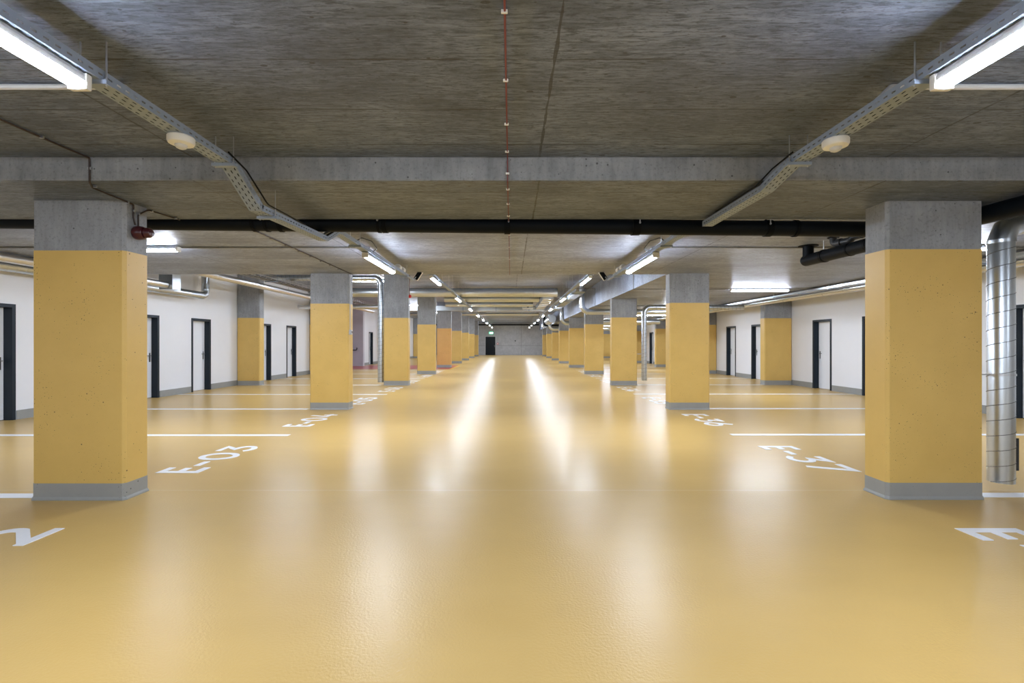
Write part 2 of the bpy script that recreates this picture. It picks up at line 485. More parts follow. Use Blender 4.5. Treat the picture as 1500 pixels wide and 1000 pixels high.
for i, y in enumerate((15.45, 21.1, 27.0, 32.4, 37.6, 43.0)):
    pillar(XR - .462, y, .90, .28, ZL, 'ochre pillar against the right wall, %s from the front' % ordn[i], 'wall pillars')

# ------------------------------------------------------------------ floor markings
def flat(bm, pts, z0=0.0, z1=.003): prism(bm, pts, z0, z1)
LY = [4.25 + 2.785 * i for i in range(0, 8)]
RY = [4.27 + 2.805 * i for i in range(0, 14)]
PCOL = {0: True}
def bay_line(y, s, label, wall, inner):
    bm = new(); xs = sorted((s * inner, s * (wall - .02)))
    box(bm, xs[0], xs[1], y - .06, y + .06, 0, .003)
    o = obj('bay_line', bm, 'white_line'); tag(o, label, 'bay line', 'white bay lines', 'thing')
for i, y in enumerate(LY):
    onp = i % 2 == 0
    bay_line(y, -1, 'white bay line on the floor, %s from the front on the left side' % ordn[i], 8.12 if i in (4, 6) else 8.9, 4.225 if onp else 3.31)
for i, y in enumerate(RY[:10]):
    onp = i % 2 == 0
    bay_line(y, 1, 'white bay line on the floor, %s from the front on the right side' % ordn[i], 8.28 if i in (4, 6, 8) else 9.24, (4.19 if i == 0 else 4.125) if onp else 3.31)

CAP, ST = .455, .072
def arc(cx, cy, rx, ry, a0, a1, n=18):
    return [(cx + rx * math.cos(math.radians(a0 + (a1 - a0) * i / n)), cy + ry * math.sin(math.radians(a0 + (a1 - a0) * i / n))) for i in range(n + 1)]
h2 = ST / 2
def glyph(ch):
    """centre lines (closed flag) and width"""
    t, b, m = CAP - h2, h2, CAP / 2
    if ch == 'E': return .215, [([(h2, 0), (h2, CAP)], 0), ([(ST, t), (.215, t)], 0), ([(ST, m), (.195, m)], 0), ([(ST, b), (.215, b)], 0)]
    if ch == '-': return .19, [([(0, m - .02), (.19, m - .02)], 0)]
    if ch == '0': return .36, [(arc(.18, m, .18 - h2, m - h2, 0, 360, 40)[:-1], 1)]
    if ch == '1': return .16, [([(.0, t - .07), (.124, t - .0), (.124, 0)], 0)]
    if ch == '2': return .30, [(arc(.15, .31, .115, .109, 165, -25, 16) + [(.05, b + .012)], 0), ([(.0, b), (.30, b)], 0)]
    if ch == '3': return .31, [([(.02, t), (.255, t), (.135, .265)] + arc(.145, .148, .13, .112, 84, -155, 20), 0)]
    if ch == '4': return .34, [([(.20, CAP), (.055, .13), (.34, .13)], 0), ([(.25, .24), (.25, 0)], 0)]
    if ch == '5': return .31, [([(.27, t), (.07, t), (.055, .25)] + arc(.145, .150, .13, .114, 118, -155, 20), 0)]
    if ch == '6': return .34, [(arc(.17, .150, .134, .114, 0, 360, 30)[:-1], 1), ([(.215, CAP), (.055, .21)], 0)]
    if ch == '7': return .31, [([(0, t), (.27, t), (.10, 0)], 0)]
    if ch == '8': return .33, [(arc(.165, .135, .129, .099, 0, 360, 30)[:-1], 1), (arc(.165, .335, .108, .084, 0, 360, 28)[:-1], 1)]
    if ch == '9': return .34, [(arc(.17, CAP - .150, .134, .114, 0, 360, 30)[:-1], 1), ([(.125, 0), (.285, CAP - .21)], 0)]
def ribbon(bm, pts, closed, f, zt=.004):
    P = [V((p[0], p[1], 0)) for p in pts]; n = len(P); L = []; R = []
    for i in range(n):
        if closed or 0 < i < n - 1:
            a = (P[i] - P[i - 1]).normalized(); b = (P[(i + 1) % n] - P[i]).normalized()
        elif i == 0: a = b = (P[1] - P[0]).normalized()
        else: a = b = (P[i] - P[i - 1]).normalized()
        na = V((-a.y, a.x, 0)); nb = V((-b.y, b.x, 0)); mt = (na + nb)
        if mt.length < .2: mt = na.copy()
        mt.normalize(); ln = min(h2 / max(.3, mt.dot(na)), h2 * 1.9)
        L.append(P[i] + mt * ln); R.append(P[i] - mt * ln)
    rng = range(n if closed else n - 1)
    top = lambda p, z: bm.verts.new(f(p.x, p.y, z))
    Lt = [top(p, zt) for p in L]; Rt = [top(p, zt) for p in R]; Lb = [top(p, 0) for p in L]; Rb = [top(p, 0) for p in R]
    for i in rng:
        j = (i + 1) % n
        bm.faces.new((Lt[i], Lt[j], Rt[j], Rt[i])); bm.faces.new((Lb[i], Lb[j], Lt[j], Lt[i])); bm.faces.new((Rt[i], Rt[j], Rb[j], Rb[i]))
    if not closed:
        bm.faces.new((Lb[0], Lt[0], Rt[0], Rb[0])); bm.faces.new((Lb[-1], Rb[-1], Rt[-1], Lt[-1]))
def bay_number(txt, yc, s, label):
    ws = [glyph(c)[0] for c in txt]; gap = .075; tot = sum(ws) + gap * (len(ws) - 1)
    bm = new(); u = -tot / 2
    for c, w in zip(txt, ws):
        for si, (pts, cl) in enumerate(glyph(c)[1]):
            # left side reads facing -x (reading direction +y); right side reads facing +x (reading direction -y)
            if s < 0: f = lambda a, b, z, u=u: (-(3.315 + b), yc + u + a, z)
            else: f = lambda a, b, z, u=u: (3.30 + b, yc - u - a, z)
            ribbon(bm, pts, cl, f, .0035 + .0006 * si)
        u += w + gap
    o = obj('bay_number', bm, 'white_line'); tag(o, label, 'bay number', 'painted bay numbers', 'thing')
for i in range(8):
    bay_number('E-0%d' % (2 + i), 4.25 + 2.785 * (i - .5), -1, 'white bay number E-0%d painted on the left floor' % (2 + i))
    bay_number('E-%d' % (38 - i), 4.27 + 2.805 * (i - .5), 1, 'white bay number E-%d painted on the right floor' % (38 - i))
bm = new(); prism(bm, [(-11.88, 24.7), (-3.2, 24.7), (-3.2, 28.9), (-8.74, 28.9), (-8.74, 28.0), (-11.88, 28.0)], .0005, .0025)
tag(obj('red_floor_area', bm, 'red_floor'), 'red painted floor area in front of the stair recess', 'floor marking', kind='thing')
bm = new(); box(bm, -3.2, -3.08, 24.7, 28.9, 0, .003)
tag(obj('edge_line', bm, 'yellow_line'), 'yellow line edging the red floor area', 'floor marking', kind='thing')

# ------------------------------------------------------------------ strip lamps
def make_lamp(length, label, group):
    t = thing('strip_lamp', label, 'lamp', (0, 0, 0), 0, group)
    h = length / 2
    bm = new()       # housing: shallow tray along local y
    pr = [(-.041, -.007), (-.038, .022), (-.026, .042), (.026, .042), (.038, .022), (.041, -.007)]
    def sweep(bm, pr, y0, y1):
        a = [bm.verts.new((p[0], y0, p[1])) for p in pr]; b = [bm.verts.new((p[0], y1, p[1])) for p in pr]
        n = len(pr); bm.faces.new(a); bm.faces.new(b[::-1])
        for i in range(n): bm.faces.new((a[i], a[(i + 1) % n], b[(i + 1) % n], b[i]))
    sweep(bm, pr, -h + .012, h - .012)
    obj('lamp_housing', bm, 'housing', t)
    bm = new()
    dp = [(.042 * math.cos(a), -.034 * math.sin(a)) for a in [math.radians(5 + 170 * i / 12) for i in range(13)]]
    sweep(bm, dp, -h + .03, h - .03)
    obj('lamp_diffuser', bm, 'lamp', t, True)
    for s in (-1, 1):
        bm = new(); box(bm, -.046, .046, min(s * h, s * (h - .032)), max(s * h, s * (h - .032)), -.034, .040, .010)
        obj('end_cap', bm, 'whitep', t, True)
    return t
TX = 1.98
lamp0 = None
def place_lamp(x, y, z, rotz, label, group):
    global lamp0
    if lamp0 is None:
        lamp0 = make_lamp(1.52, label, group); lamp0.location = (x, y, z); lamp0.rotation_euler = (0, 0, rotz); return lamp0
    return dup(lamp0, (x, y, z), label, rotz, group)
ay = [1.42, 7.16] + [12.45 + 5.3 * i for i in range(8)]
for s, nm in ((-1, 'left'), (1, 'right')):
    for i, y in enumerate(ay):
        z = 2.573 if i < 2 else 3.012
        place_lamp(s * TX, y, z, 0, 'lit strip lamp under the %s tray, %s from the front' % (nm, ordn[i]), 'strip lamps along the aisle')
    place_lamp(s * TX, -3.9, 2.573, 0, 'unseen lit strip lamp under the %s tray behind the viewpoint' % nm, 'strip lamps along the aisle')  # unseen lamp behind the camera, lights the front of the scene
    place_lamp(s * TX, -9.2, 2.573, 0, 'unseen lit strip lamp added under the %s tray well behind the viewpoint' % nm, 'strip lamps along the aisle')  # added farther back to brighten the front pillar faces
cross = [(-5.65, 6.95, 2.757, 'lit strip lamp fixed crosswise on the ceiling beside the left front pillar'),
         (6.22, 6.85, 2.757, 'lit strip lamp fixed crosswise, mostly hidden behind the right front pillar'),
         (6.50, 12.3, 2.757, 'lit strip lamp fixed crosswise on the ceiling over the right bays'),
         (6.5, 17.9, 2.757, 'lit strip lamp fixed crosswise behind the second right pillar'),
         (6.95, 23.4, 2.757, 'lit strip lamp fixed crosswise behind the slim right duct'),
         (6.5, 29.0, 2.757, 'lit strip lamp fixed crosswise seen between third and fourth right pillars'),
         (6.5, 34.5, 2.757, 'lit strip lamp fixed crosswise deep in the right bays'),
         (6.5, 41.0, 2.757, 'lit strip lamp fixed crosswise deepest in the right bays'),
         (-5.2, 16.6, 3.567, 'lit strip lamp crosswise on the high ceiling, right of the second left pillar'),
         (-5.45, 27.3, 3.567, 'lit strip lamp crosswise on the high ceiling between third and fourth left pillars'),
         (-5.6, 12.3, 3.567, 'lit strip lamp crosswise on the high ceiling behind the second left pillar'),
         (-5.6, 22.0, 3.567, 'lit strip lamp crosswise on the high ceiling behind the third left pillar'),
         (-5.6, 34.0, 3.567, 'lit strip lamp crosswise on the high ceiling deep in the left bays'),
         (-5.6, 41.0, 3.567, 'lit strip lamp crosswise on the high ceiling deepest in the left bays'),
         (-5.65, -4.2, 2.757, 'unseen lit strip lamp crosswise on the ceiling behind and left of the viewpoint'),  # this pair is unseen, lighting the front from behind the camera
         (6.2, -4.2, 2.757, 'unseen lit strip lamp crosswise on the ceiling behind and right of the viewpoint'),
         (-5.65, -9.6, 2.757, 'unseen lit strip lamp added crosswise on the ceiling well behind and left of the viewpoint'),  # this unseen pair is added to brighten the front pillars
         (6.2, -9.6, 2.757, 'unseen lit strip lamp added crosswise on the ceiling well behind and right of the viewpoint')]
for x, y, z, lb in cross:
    place_lamp(x, y, z, PI / 2, lb, 'crosswise strip lamps')

# ------------------------------------------------------------------ cable trays
def sheet_with_slots(bm, frame, length, rows, pitch, slot):
    """rows: list of (v0, v1, kind) across; kind None = solid, a number = slot row with that stagger.  frame(u, v) -> point"""
    n = max(1, int(length / pitch)); us = []
    sub = 4; us = [pitch * i / sub for i in range(n * sub + 1)]
    if length - us[-1] > 1e-4: us.append(length)
    cache = {}
    def vert(i, v):
        kx = (i, round(v, 5))
        if kx not in cache: cache[kx] = bm.verts.new(frame(us[i], v))
        return cache[kx]
    for v0, v1, kd in rows:
        for i in range(len(us) - 1):
            if kd is not None and ((i + kd) % sub) in (1, 2) and 0 < i < len(us) - 2: continue
            bm.faces.new((vert(i, v0), vert(i + 1, v0), vert(i + 1, v1), vert(i, v1)))
def tray_section(bm, x, pts, w, h, slotted, pitch=.052):
    """U-shaped perforated tray along y in segments through pts (y, z of the tray bottom)"""
    rows_b = [(0, .013, None), (.013, .021, 0), (.021, .046, None), (.046, .054, 2), (.054, .079, None), (.079, .087, 0), (.087, w, None)]
    rows_s = [(0, .019, None), (.019, .028, 1), (.028, h, None)]
    if not slotted: rows_b = [(0, w, None)]; rows_s = [(0, h, None)]; pitch = .6
    for (y0, z0), (y1, z1) in zip(pts, pts[1:]):
        L = math.hypot(y1 - y0, z1 - z0); d = V((0, (y1 - y0) / L, (z1 - z0) / L)); up = V((0, -d.z, d.y)); o = V((x, y0, z0))
        sheet_with_slots(bm, lambda u, v: o + d * u + V((v - w / 2, 0, 0)), L, rows_b, pitch, .03)
        for s in (-1, 1):
            sheet_with_slots(bm, lambda u, v, s=s: o + d * u + V((s * w / 2, 0, 0)) + up * v, L, rows_s, pitch, .03)
def solid(o, th):
    md = o.modifiers.new('thickness', 'SOLIDIFY'); md.thickness = th; md.offset = 0
    return o
def bundle(t, x, pts):
    bm = new()
    for dx, r in ((-.030, .013), (-.004, .012), (.022, .013), (.038, .009)):
        tube(bm, [(x + dx, y, z + r + .003) for y, z in pts], r, 6)
    return obj('cable_bundle', bm, 'black', t, True)
def hanger(t, x, y, zb, ztop, w=.10, ext=.03):
    bm = new(); box(bm, x - w / 2 - ext, x + w / 2 + ext, y - .02, y + .02, zb - .022, zb - .001)
    obj('support_bracket', bm, 'galv2', t)
    for s in (-1, 1):
        bm = new(); cyl(bm, (x + s * (w / 2 + .012), y, zb - .03), (x + s * (w / 2 + .012), y, ztop - .002), .004, 8)
        ring(bm, (x + s * (w / 2 + .012), y, zb + .004), (0, 0, 1), .004, .008, .005, 6)
        obj('threaded_rod', bm, 'steel', t)
lt = thing('cable_tray', 'perforated steel cable tray on the left, dipping under beam and black pipe', 'cable tray', (0, 0, 0), group='cable trays')
bm = new(); tray_section(bm, -TX, [(-13.5, 2.62), (3.30, 2.62), (3.66, 2.405), (4.98, 2.455), (5.34, 2.62), (8.9, 2.62)], .10, .05, True)
solid(obj('tray_channel', bm, 'galv2', lt), .0015); bundle(lt, -TX, [(-13.5, 2.62), (3.30, 2.62), (3.66, 2.405), (4.98, 2.455), (5.34, 2.62), (8.9, 2.62)])
for y, zb in ((.2, 2.62), (2.235, 2.62), (3.26, 2.62), (3.84, 2.41), (6.0, 2.62), (8.7, 2.62)):
    hanger(lt, -TX, y, zb, 2.63 if 3.63 < y < 4.78 else ZL)
rt = thing('cable_tray', 'perforated steel cable tray on the right, ending at the black pipe', 'cable tray', (0, 0, 0), group='cable trays')
bm = new(); tray_section(bm, TX, [(-13.5, 2.62), (3.30, 2.62), (3.64, 2.548), (4.74, 2.552)], .10, .05, True)
solid(obj('tray_channel', bm, 'galv2', rt), .0015); bundle(rt, TX, [(-13.5, 2.62), (3.30, 2.62), (3.64, 2.548), (4.74, 2.552)])
for y, zb in ((.2, 2.62), (2.235, 2.62), (3.24, 2.62)): hanger(rt, TX, y, zb, ZL)
r2 = thing('cable_tray', 'perforated steel cable tray on the right between black pipe and ceiling step', 'cable tray', (0, 0, 0), group='cable trays')
bm = new(); tray_section(bm, TX, [(5.08, 2.66), (5.4, 2.62), (8.9, 2.62)], .10, .05, True)
solid(obj('tray_channel', bm, 'galv2', r2), .0015); bundle(r2, TX, [(5.08, 2.66), (5.4, 2.62), (8.9, 2.62)])
for y, zb in ((6.0, 2.62), (8.7, 2.62)): hanger(r2, TX, y, zb, ZL)
for s, nm in ((-1, 'left'), (1, 'right')):
    t = thing('cable_tray', 'hanging steel cable tray over the far lamps of the %s row' % nm, 'cable tray', (0, 0, 0), group='cable trays')
    bm = new(); tray_section(bm, s * TX, [(11.5, 3.083), (50.6, 3.083)], .10, .05, False)
    solid(obj('tray_channel', bm, 'galv2', t), .0015)
    for y in [11.7, 13.2] + [15.6 + 5.3 * j for j in range(7)] + [17.3 + 5.3 * j for j in range(7)]:
        hanger(t, s * TX, y, 3.083, ZH)
# lamp 2 end brackets and cable loops belong to the trays; wide tray on the right + cross tray
t = thing('cable_tray', 'wide steel cable tray hanging right of the right lamp row', 'cable tray', (0, 0, 0), group='cable trays')
bm = new(); tray_section(bm, 2.36, [(15.8, 3.10), (25.6, 3.10)], .34, .10, False)
solid(obj('tray_channel', bm, 'galv2', t), .002)
for y in (16.5, 19.3, 22.1, 24.9): hanger(t, 2.36, y, 3.10, ZH, .34)
t = thing('rectangular_duct', 'flat rectangular galvanised duct crossing above the aisle', 'duct', (0, 0, 0), group='ducts across the aisle')
bm = new(); box(bm, -5.6, 2.15, 25.70, 26.10, 3.135, 3.40, .006)
obj('duct_body', bm, 'galv', t)
bm = new()
for x in (-4.4, -2.6, -.8, 1.0): box(bm, x - .02, x + .02, 25.69, 26.11, 3.125, 3.41)
obj('duct_flange', bm, 'galv2', t)
for x in (-4.4, -.8, 1.9):
    for y in (25.68, 26.12):
        bm = new(); cyl(bm, (x, y, 3.11), (x, y, ZH - .002), .005, 6); obj('threaded_rod', bm, 'steel', t)

# ------------------------------------------------------------------ ducts
def duct(name, label, pts, r, mat='galv', pitch=.13, R=None, k=3, n=24, group=None, hang=None, zt=None, collars=True, seam=True, cat='duct', lock=False):
    t = thing(name, label, cat, (0, 0, 0), group=group)
    bm = new(); path = fillet(pts, R or r * 1.4, k)
    tube(bm, path, r, n)
    P = [V(p) for p in pts]; sb = new() if lock else bm
    for i, (a, b) in enumerate(zip(P, P[1:])):
        d = (b - a).normalized(); L = (b - a).length
        m0 = 0 if i == 0 else r * 1.5; m1 = 0 if i == len(P) - 2 else r * 1.5
        if L - m0 - m1 > pitch * 2 and seam: helix(sb, a + d * m0, b - d * m1, r, pitch, .0042 if lock else .004, 28 if lock else 14)
    obj('duct_pipe', bm, mat, t, True)
    if lock: obj('lock_seam', sb, 'seam', t)
    if collars:
        for i in range(1, len(P) - 1):
            for q in (P[i - 1], P[i + 1]):
                d = (q - P[i]).normalized()
                if (q - P[i]).length > r * 2.6:
                    bm = new(); ring(bm, P[i] + d * r * 1.75, d, r, .03, .005, n); obj('duct_collar', bm, mat, t, True)
    if hang:
        for h in hang:
            h = V(h[:3]); 
            ax = min(((b - a).normalized() for a, b in zip(P, P[1:])), key=lambda d: abs(d.z))
            bm = new(); ring(bm, h, ax, r, .03, .004, n); cyl(bm, h + V((0, 0, r)), (h.x, h.y, zt - .002), .005, 6)
            obj('pipe_hanger', bm, 'steel', t)
    return t
# near right vertical duct
t = duct('ventilation_duct', 'wide vertical spiral duct beside the right front pillar', [(4.58, 4.40, .085), (4.58, 4.40, 2.492), (9.0, 4.40, 2.492)], .097, pitch=.142, R=.16, k=2, n=36, group='vertical ducts', lock=True)
bm = new(); ring(bm, (4.58, 4.40, 1.085), (0, 0, 1), .097, .018, .006, 32); box(bm, 4.177, 4.49, 4.395, 4.405, 1.08, 1.09); box(bm, 4.672, 4.70, 4.39, 4.41, 1.07, 1.10)
obj('duct_clamp', bm, 'steel', t)
bm = new(); box(bm, 4.662, 4.692, 4.345, 4.455, .20, .50, .004)
g = obj('grille_frame', bm, 'greyp', t)
bm = new()
for j in range(6): box(bm, 4.692, 4.696, 4.358, 4.442, .22 + j * .046, .245 + j * .046)
obj('grille_louvre', bm, 'black', g)
t = duct('ventilation_duct', 'slim vertical spiral duct left of the third left pillar', [(-4.26, 15.45, .09), (-4.26, 15.45, 3.50), (-8.05, 15.45, 3.50)], .095, R=.2, k=4, group='vertical ducts', lock=True)
bm = new(); ring(bm, (-4.26, 15.45, 1.1), (0, 0, 1), .095, .03, .006, 24); box(bm, -4.17, -4.128, 15.44, 15.46, 1.09, 1.11); obj('duct_clamp', bm, 'steel', t)
t = duct('ventilation_duct', 'slim vertical spiral duct right of the third right pillar', [(4.59, 16.2, .09), (4.59, 16.2, 2.60), (8.0, 16.2, 2.60)], .09, R=.2, k=4, group='vertical ducts', lock=True)
bm = new(); ring(bm, (4.59, 16.2, 1.0), (0, 0, 1), .09, .03, .006, 24); box(bm, 4.35, 4.5, 16.19, 16.21, .99, 1.01); obj('duct_clamp', bm, 'steel', t)
# ducts crossing the aisle
duct('ventilation_duct', 'large round spiral duct crossing the aisle, nearest of the crossing ducts', [(-7.0, 18.7, 3.375), (1.85, 18.7, 3.375)], .175, pitch=.2, group='ducts across the aisle', hang=[(-5, 18.7, 3.375), (-1.8, 18.7, 3.375), (.9, 18.7, 3.375)], zt=ZH)
duct('ventilation_duct', 'round spiral duct crossing the aisle just behind the largest one', [(-3.0, 21.35, 3.375), (1.3, 21.35, 3.375)], .15, pitch=.2, group='ducts across the aisle', hang=[(-1.5, 21.35, 3.375), (.5, 21.35, 3.375)], zt=ZH)
duct('ventilation_duct', 'round spiral duct crossing the aisle in front of the flat duct', [(-3.2, 23.2, 3.27), (1.1, 23.2, 3.27)], .115, pitch=.2, group='ducts across the aisle', hang=[(-1.0, 23.2, 3.27)], zt=ZH)
duct('ventilation_duct', 'thin pale duct crossing the aisle farthest back', [(-8.6, 32.6, 3.37), (1.95, 32.6, 3.37)], .095, pitch=.2, group='ducts across the aisle', hang=[(-1.7, 32.6, 3.37), (1.5, 32.6, 3.37)], zt=ZH)
duct('ventilation_duct', 'round duct dropping beside the slab edge and turning over the right bays', [(2.80, 18.55, 3.60), (2.80, 18.55, 2.60), (7.7, 18.55, 2.60)], .11, R=.3, k=4, group='ducts over the right bays')
duct('ventilation_duct', 'bright round duct dropping beside the fifth right pillar', [(2.93, 26.9, 3.55), (2.93, 26.9, 2.50), (8.0, 26.9, 2.50)], .115, R=.3, k=4, group='ducts over the right bays')
duct('ventilation_duct', 'round duct dropping beside the seventh right pillar', [(2.93, 35.2, 3.5), (2.93, 35.2, 2.42), (8.4, 35.2, 2.42)], .14, R=.3, k=4, group='ducts over the right bays')
duct('ventilation_duct', 'wide round duct running across the far right bays', [(4.3, 25.0, 2.50), (7.9, 25.0, 2.50)], .13, group='ducts over the right bays', hang=[(6, 25.0, 2.50)], zt=ZL)
duct('ventilation_duct', 'round duct running across the right bays behind the fourth pillar', [(4.3, 30.2, 2.45), (8.0, 30.2, 2.45)], .13, group='ducts over the right bays', hang=[(6, 30.2, 2.45)], zt=ZL)
# box ducts near the right lamp row
t = thing('rectangular_duct', 'rectangular silver duct running lengthwise left of the right lamp row', 'duct', (0, 0, 0), group='box ducts above the aisle')
bm = new(); box(bm, 1.36, 1.80, 19.6, 25.6, 3.20, 3.42, .006); obj('duct_body', bm, 'galv', t)
bm = new()
for y in (20.6, 21.8, 23.0, 24.2): box(bm, 1.345, 1.815, y - .02, y + .02, 3.19, 3.43)
obj('duct_flange', bm, 'galv2', t)
t = thing('supply_grille_box', 'short silver air box with a black damper hanging above the aisle', 'air box', (0, 0, 0), group='box ducts above the aisle')
bm = new(); box(bm, .62, 1.14, 23.9, 24.5, 3.13, 3.38, .008); obj('box_body', bm, 'galv', t)
bm = new(); box(bm, .83, .92, 23.885, 23.9, 3.17, 3.33); obj('damper', bm, 'black', t)
# ceiling boxes at the far right
t = thing('silencer_duct', 'fat silver duct hanging above the far right pillars', 'duct', (0, 0, 0), group='ducts over the right bays')
bm = new(); cyl(bm, (2.75, 31.2, 2.98), (2.75, 35.0, 2.98), .26, 24); obj('duct_pipe', bm, 'galv', t, True)
for y in (31.3, 34.9):
    bm = new(); cyl(bm, (2.75, y, 3.2), (2.75, y, ZH - .002), .006, 6); obj('threaded_rod', bm, 'steel', t)
t = thing('rectangular_duct', 'upright silver box duct at the far end of the right row', 'duct', (0, 0, 0), group='box ducts above the aisle')
bm = new(); box(bm, 2.72, 3.0, 40.0, 41.2, 2.75, ZH, .006); obj('duct_body', bm, 'galv', t)

# along the side walls
duct('ventilation_duct', 'spiral duct under the ceiling along the left wall', [(-8.55, -2, 2.69), (-8.55, 13.2, 2.69), (-8.55, 13.2, 3.58)], .10, R=.14, k=2, pitch=.16, group='ducts along the left wall', hang=[(-8.55, y, 2.69) for y in (6.5, 9.2)], zt=ZL)
duct('lagged_pipe', 'silver lagged pipe along the left wall above the spiral duct', [(-7.98, -2, 2.725), (-7.98, 10.9, 2.725)], .075, 'foil', seam=False, group='ducts along the left wall', hang=[(-7.98, y, 2.725) for y in (6.3, 9.0)], zt=ZL, cat='pipe')
t = thing('drop_duct', 'square galvanised drop at the end of the left lagged pipe', 'duct', (0, 0, 0), group='ducts along the left wall')
bm = new(); box(bm, -8.16, -7.84, 10.92, 11.2, 2.62, ZH, .005); obj('duct_body', bm, 'galv', t)
duct('lagged_pipe', 'long silver lagged pipe under the high ceiling of the left bays', [(-7.5, 9.95, 3.085), (-7.5, 25.6, 3.085)], .09, 'foil', seam=False, group='ducts along the left wall', hang=[(-7.5, y, 3.085) for y in (11, 13.2, 15.9, 17.9)], zt=ZH, cat='pipe')
duct('ventilation_duct', 'short pale duct leaving the left wall beside the second aisle pillar', [(-8.89, 19.75, 2.88), (-5.2, 19.75, 2.88)], .09, 'foil', group='ducts along the left wall', hang=[(-6.5, 19.75, 2.88)], zt=ZH)
t = thing('wire_basket_tray', 'wire mesh cable basket above the lagged pipe in the left bays', 'cable tray', (0, 0, 0), group='cable trays')
bm = new(); x0, x1, z0, z1 = -7.36, -7.06, 3.24, 3.37
for (x, z) in ((x0, z0), (x1, z0), (x0, z1), (x1, z1), ((x0 + x1) / 2, z0), (x0, (z0 + z1) / 2), (x1, (z0 + z1) / 2)): cyl(bm, (x, 9.95, z), (x, 25, z), .005, 6)
for i in range(50):
    y = 10.0 + i * .3
    tube(bm, [(x0, y, z1), (x0, y, z0), (x1, y, z0), (x1, y, z1)], .005, 6)
obj('wire_mesh', bm, 'steel', t)
bm = new()
for i, (x, r) in enumerate(((-7.30, .025), (-7.22, .03), (-7.14, .022))): tube(bm, [(x, 9.95, z0 + .005 + r), (x, 25, z0 + .005 + r)], r, 8)
obj('cable_bundle', bm, 'greyp', t)
for y in (11.2, 14.2, 17.2):
    bm = new(); box(bm, x0 - .04, x1 + .04, y - .02, y + .02, z0 - .03, z0 - .005); cyl(bm, (x0 - .03, y, z0 - .03), (x0 - .03, y, ZH - .002), .005, 6); cyl(bm, (x1 + .03, y, z0 - .03), (x1 + .03, y, ZH - .002), .005, 6)
    obj('support_bracket', bm, 'galv2', t)

duct('lagged_pipe', 'silver lagged pipe under the ceiling along the right wall', [(8.25, -2, 2.665), (8.25, 31, 2.665)], .055, 'foil', seam=False, group='pipes along the right wall', hang=[(8.25, y, 2.665) for y in (6.6, 9.3, 12.4, 14.2)], zt=ZL, cat='pipe')
t = thing('cable_tray', 'bright perforated cable tray along the right wall beside the lagged pipe', 'cable tray', (0, 0, 0), group='cable trays')
bm = new(); tray_section(bm, 7.88, [(4.9, 2.715), (24, 2.715)], .20, .05, False)
solid(obj('tray_channel', bm, 'galv', t), .002)
for y in (6.7, 7.9, 9.1, 10.3, 11.5, 12.7, 13.9): hanger(t, 7.88, y, 2.715, ZL, .20)
duct('lagged_pipe', 'thin pipe along the right wall between tray and lagged pipe', [(8.08, 4.9, 2.68), (8.08, 31, 2.68)], .03, 'galv', seam=False, group='pipes along the right wall', cat='pipe')

# ------------------------------------------------------------------ black drain pipes
t = thing('drain_pipe', 'long black drain pipe crossing the whole ceiling behind the beam', 'pipe', (0, 0, 0), group='black drain pipes')
YP = 4.89
def zp(x): return 2.594 - .0095 * (x + 0)
bm = new(); cyl(bm, (-7.88, YP, zp(-7.88)), (4.3, YP, zp(4.3)), .079, 28); obj('pipe_run', bm, 'black', t, True)
for x in (-2.65, -2.38, -1.30, -.04, 1.28, 2.68, 2.95):
    bm = new(); w = .05 if x in (-1.30, -.04, 1.28) else .035
    cyl(bm, (x - w / 2, YP, zp(x)), (x + w / 2, YP, zp(x)), .087, 28); o = obj('pipe_collar', bm, 'blackring', t, True)
for x in (-2.52, -1.36, -.02, 1.32, 2.65):
    bm = new(); cyl(bm, (x - .015, YP, zp(x)), (x + .015, YP, zp(x)), .0865, 28)
    cyl(bm, (x, YP, zp(x) + .08), (x, YP, ZL - .002), .006, 8)
    obj('pipe_clamp', bm, 'blackring', t, True)
    bm = new(); cyl(bm, (x, YP - .088, zp(x) + .015), (x, YP - .088, zp(x) + .065), .006, 8); cyl(bm, (x, YP - .088, zp(x) + .02), (x, YP - .088, zp(x) + .032), .011, 6)
    obj('clamp_bolt', bm, 'steel', t)
t = thing('drain_pipe', 'black drain pipe with a dropped elbow hanging left of the right front pillar', 'pipe', (0, 0, 0), group='black drain pipes')
A = [V((4.385, 6.98, 2.60)), V((4.30, 4.0, 2.535)), V((4.22, -2, 2.45))]
bm = new(); tube(bm, A, .083, 28)
tube(bm, [A[0] + V((0, -.04, ZL - 2.60)), A[0] + V((0, -.04, 0))], .072, 24)
bmesh.ops.create_uvsphere(bm, u_segments=24, v_segments=12, radius=.083, matrix=Matrix.Translation(A[0]))
obj('pipe_run', bm, 'black', t, True)
d = (A[1] - A[0]).normalized()
for s, w, r in ((.42, .05, .09), (.95, .03, .088), (1.28, .04, .089), (2.3, .04, .09)):
    bm = new(); p = A[0] + d * s; cyl(bm, p - d * w / 2, p + d * w / 2, r, 28); obj('pipe_collar', bm, 'blackring', t, True)
for s in (.40, 1.9):
    bm = new(); p = A[0] + d * s; cyl(bm, p + V((0, 0, .08)), (p.x, p.y, ZL if p.y > 4.78 else 2.63), .006, 8); obj('pipe_hanger', bm, 'steel', t)
bm = new(); p = A[0] + V((0, -.04, 0)); cyl(bm, (p.x, p.y, ZL - .012), (p.x, p.y, ZL), .13, 24); obj('ceiling_rosette', bm, 'blackring', t)
t = thing('trap_pipe', 'small dark grey trap pipe dropping from the ceiling onto the black drain', 'pipe', (0, 0, 0))
tp = [(4.37, 6.38, ZL), (4.37, 6.38, 2.715), (4.43, 6.15, 2.715), (4.45, 6.1, 2.765), (4.47, 5.75, 2.765), (4.45, 5.6, 2.70), (4.40, 5.5, 2.62)]
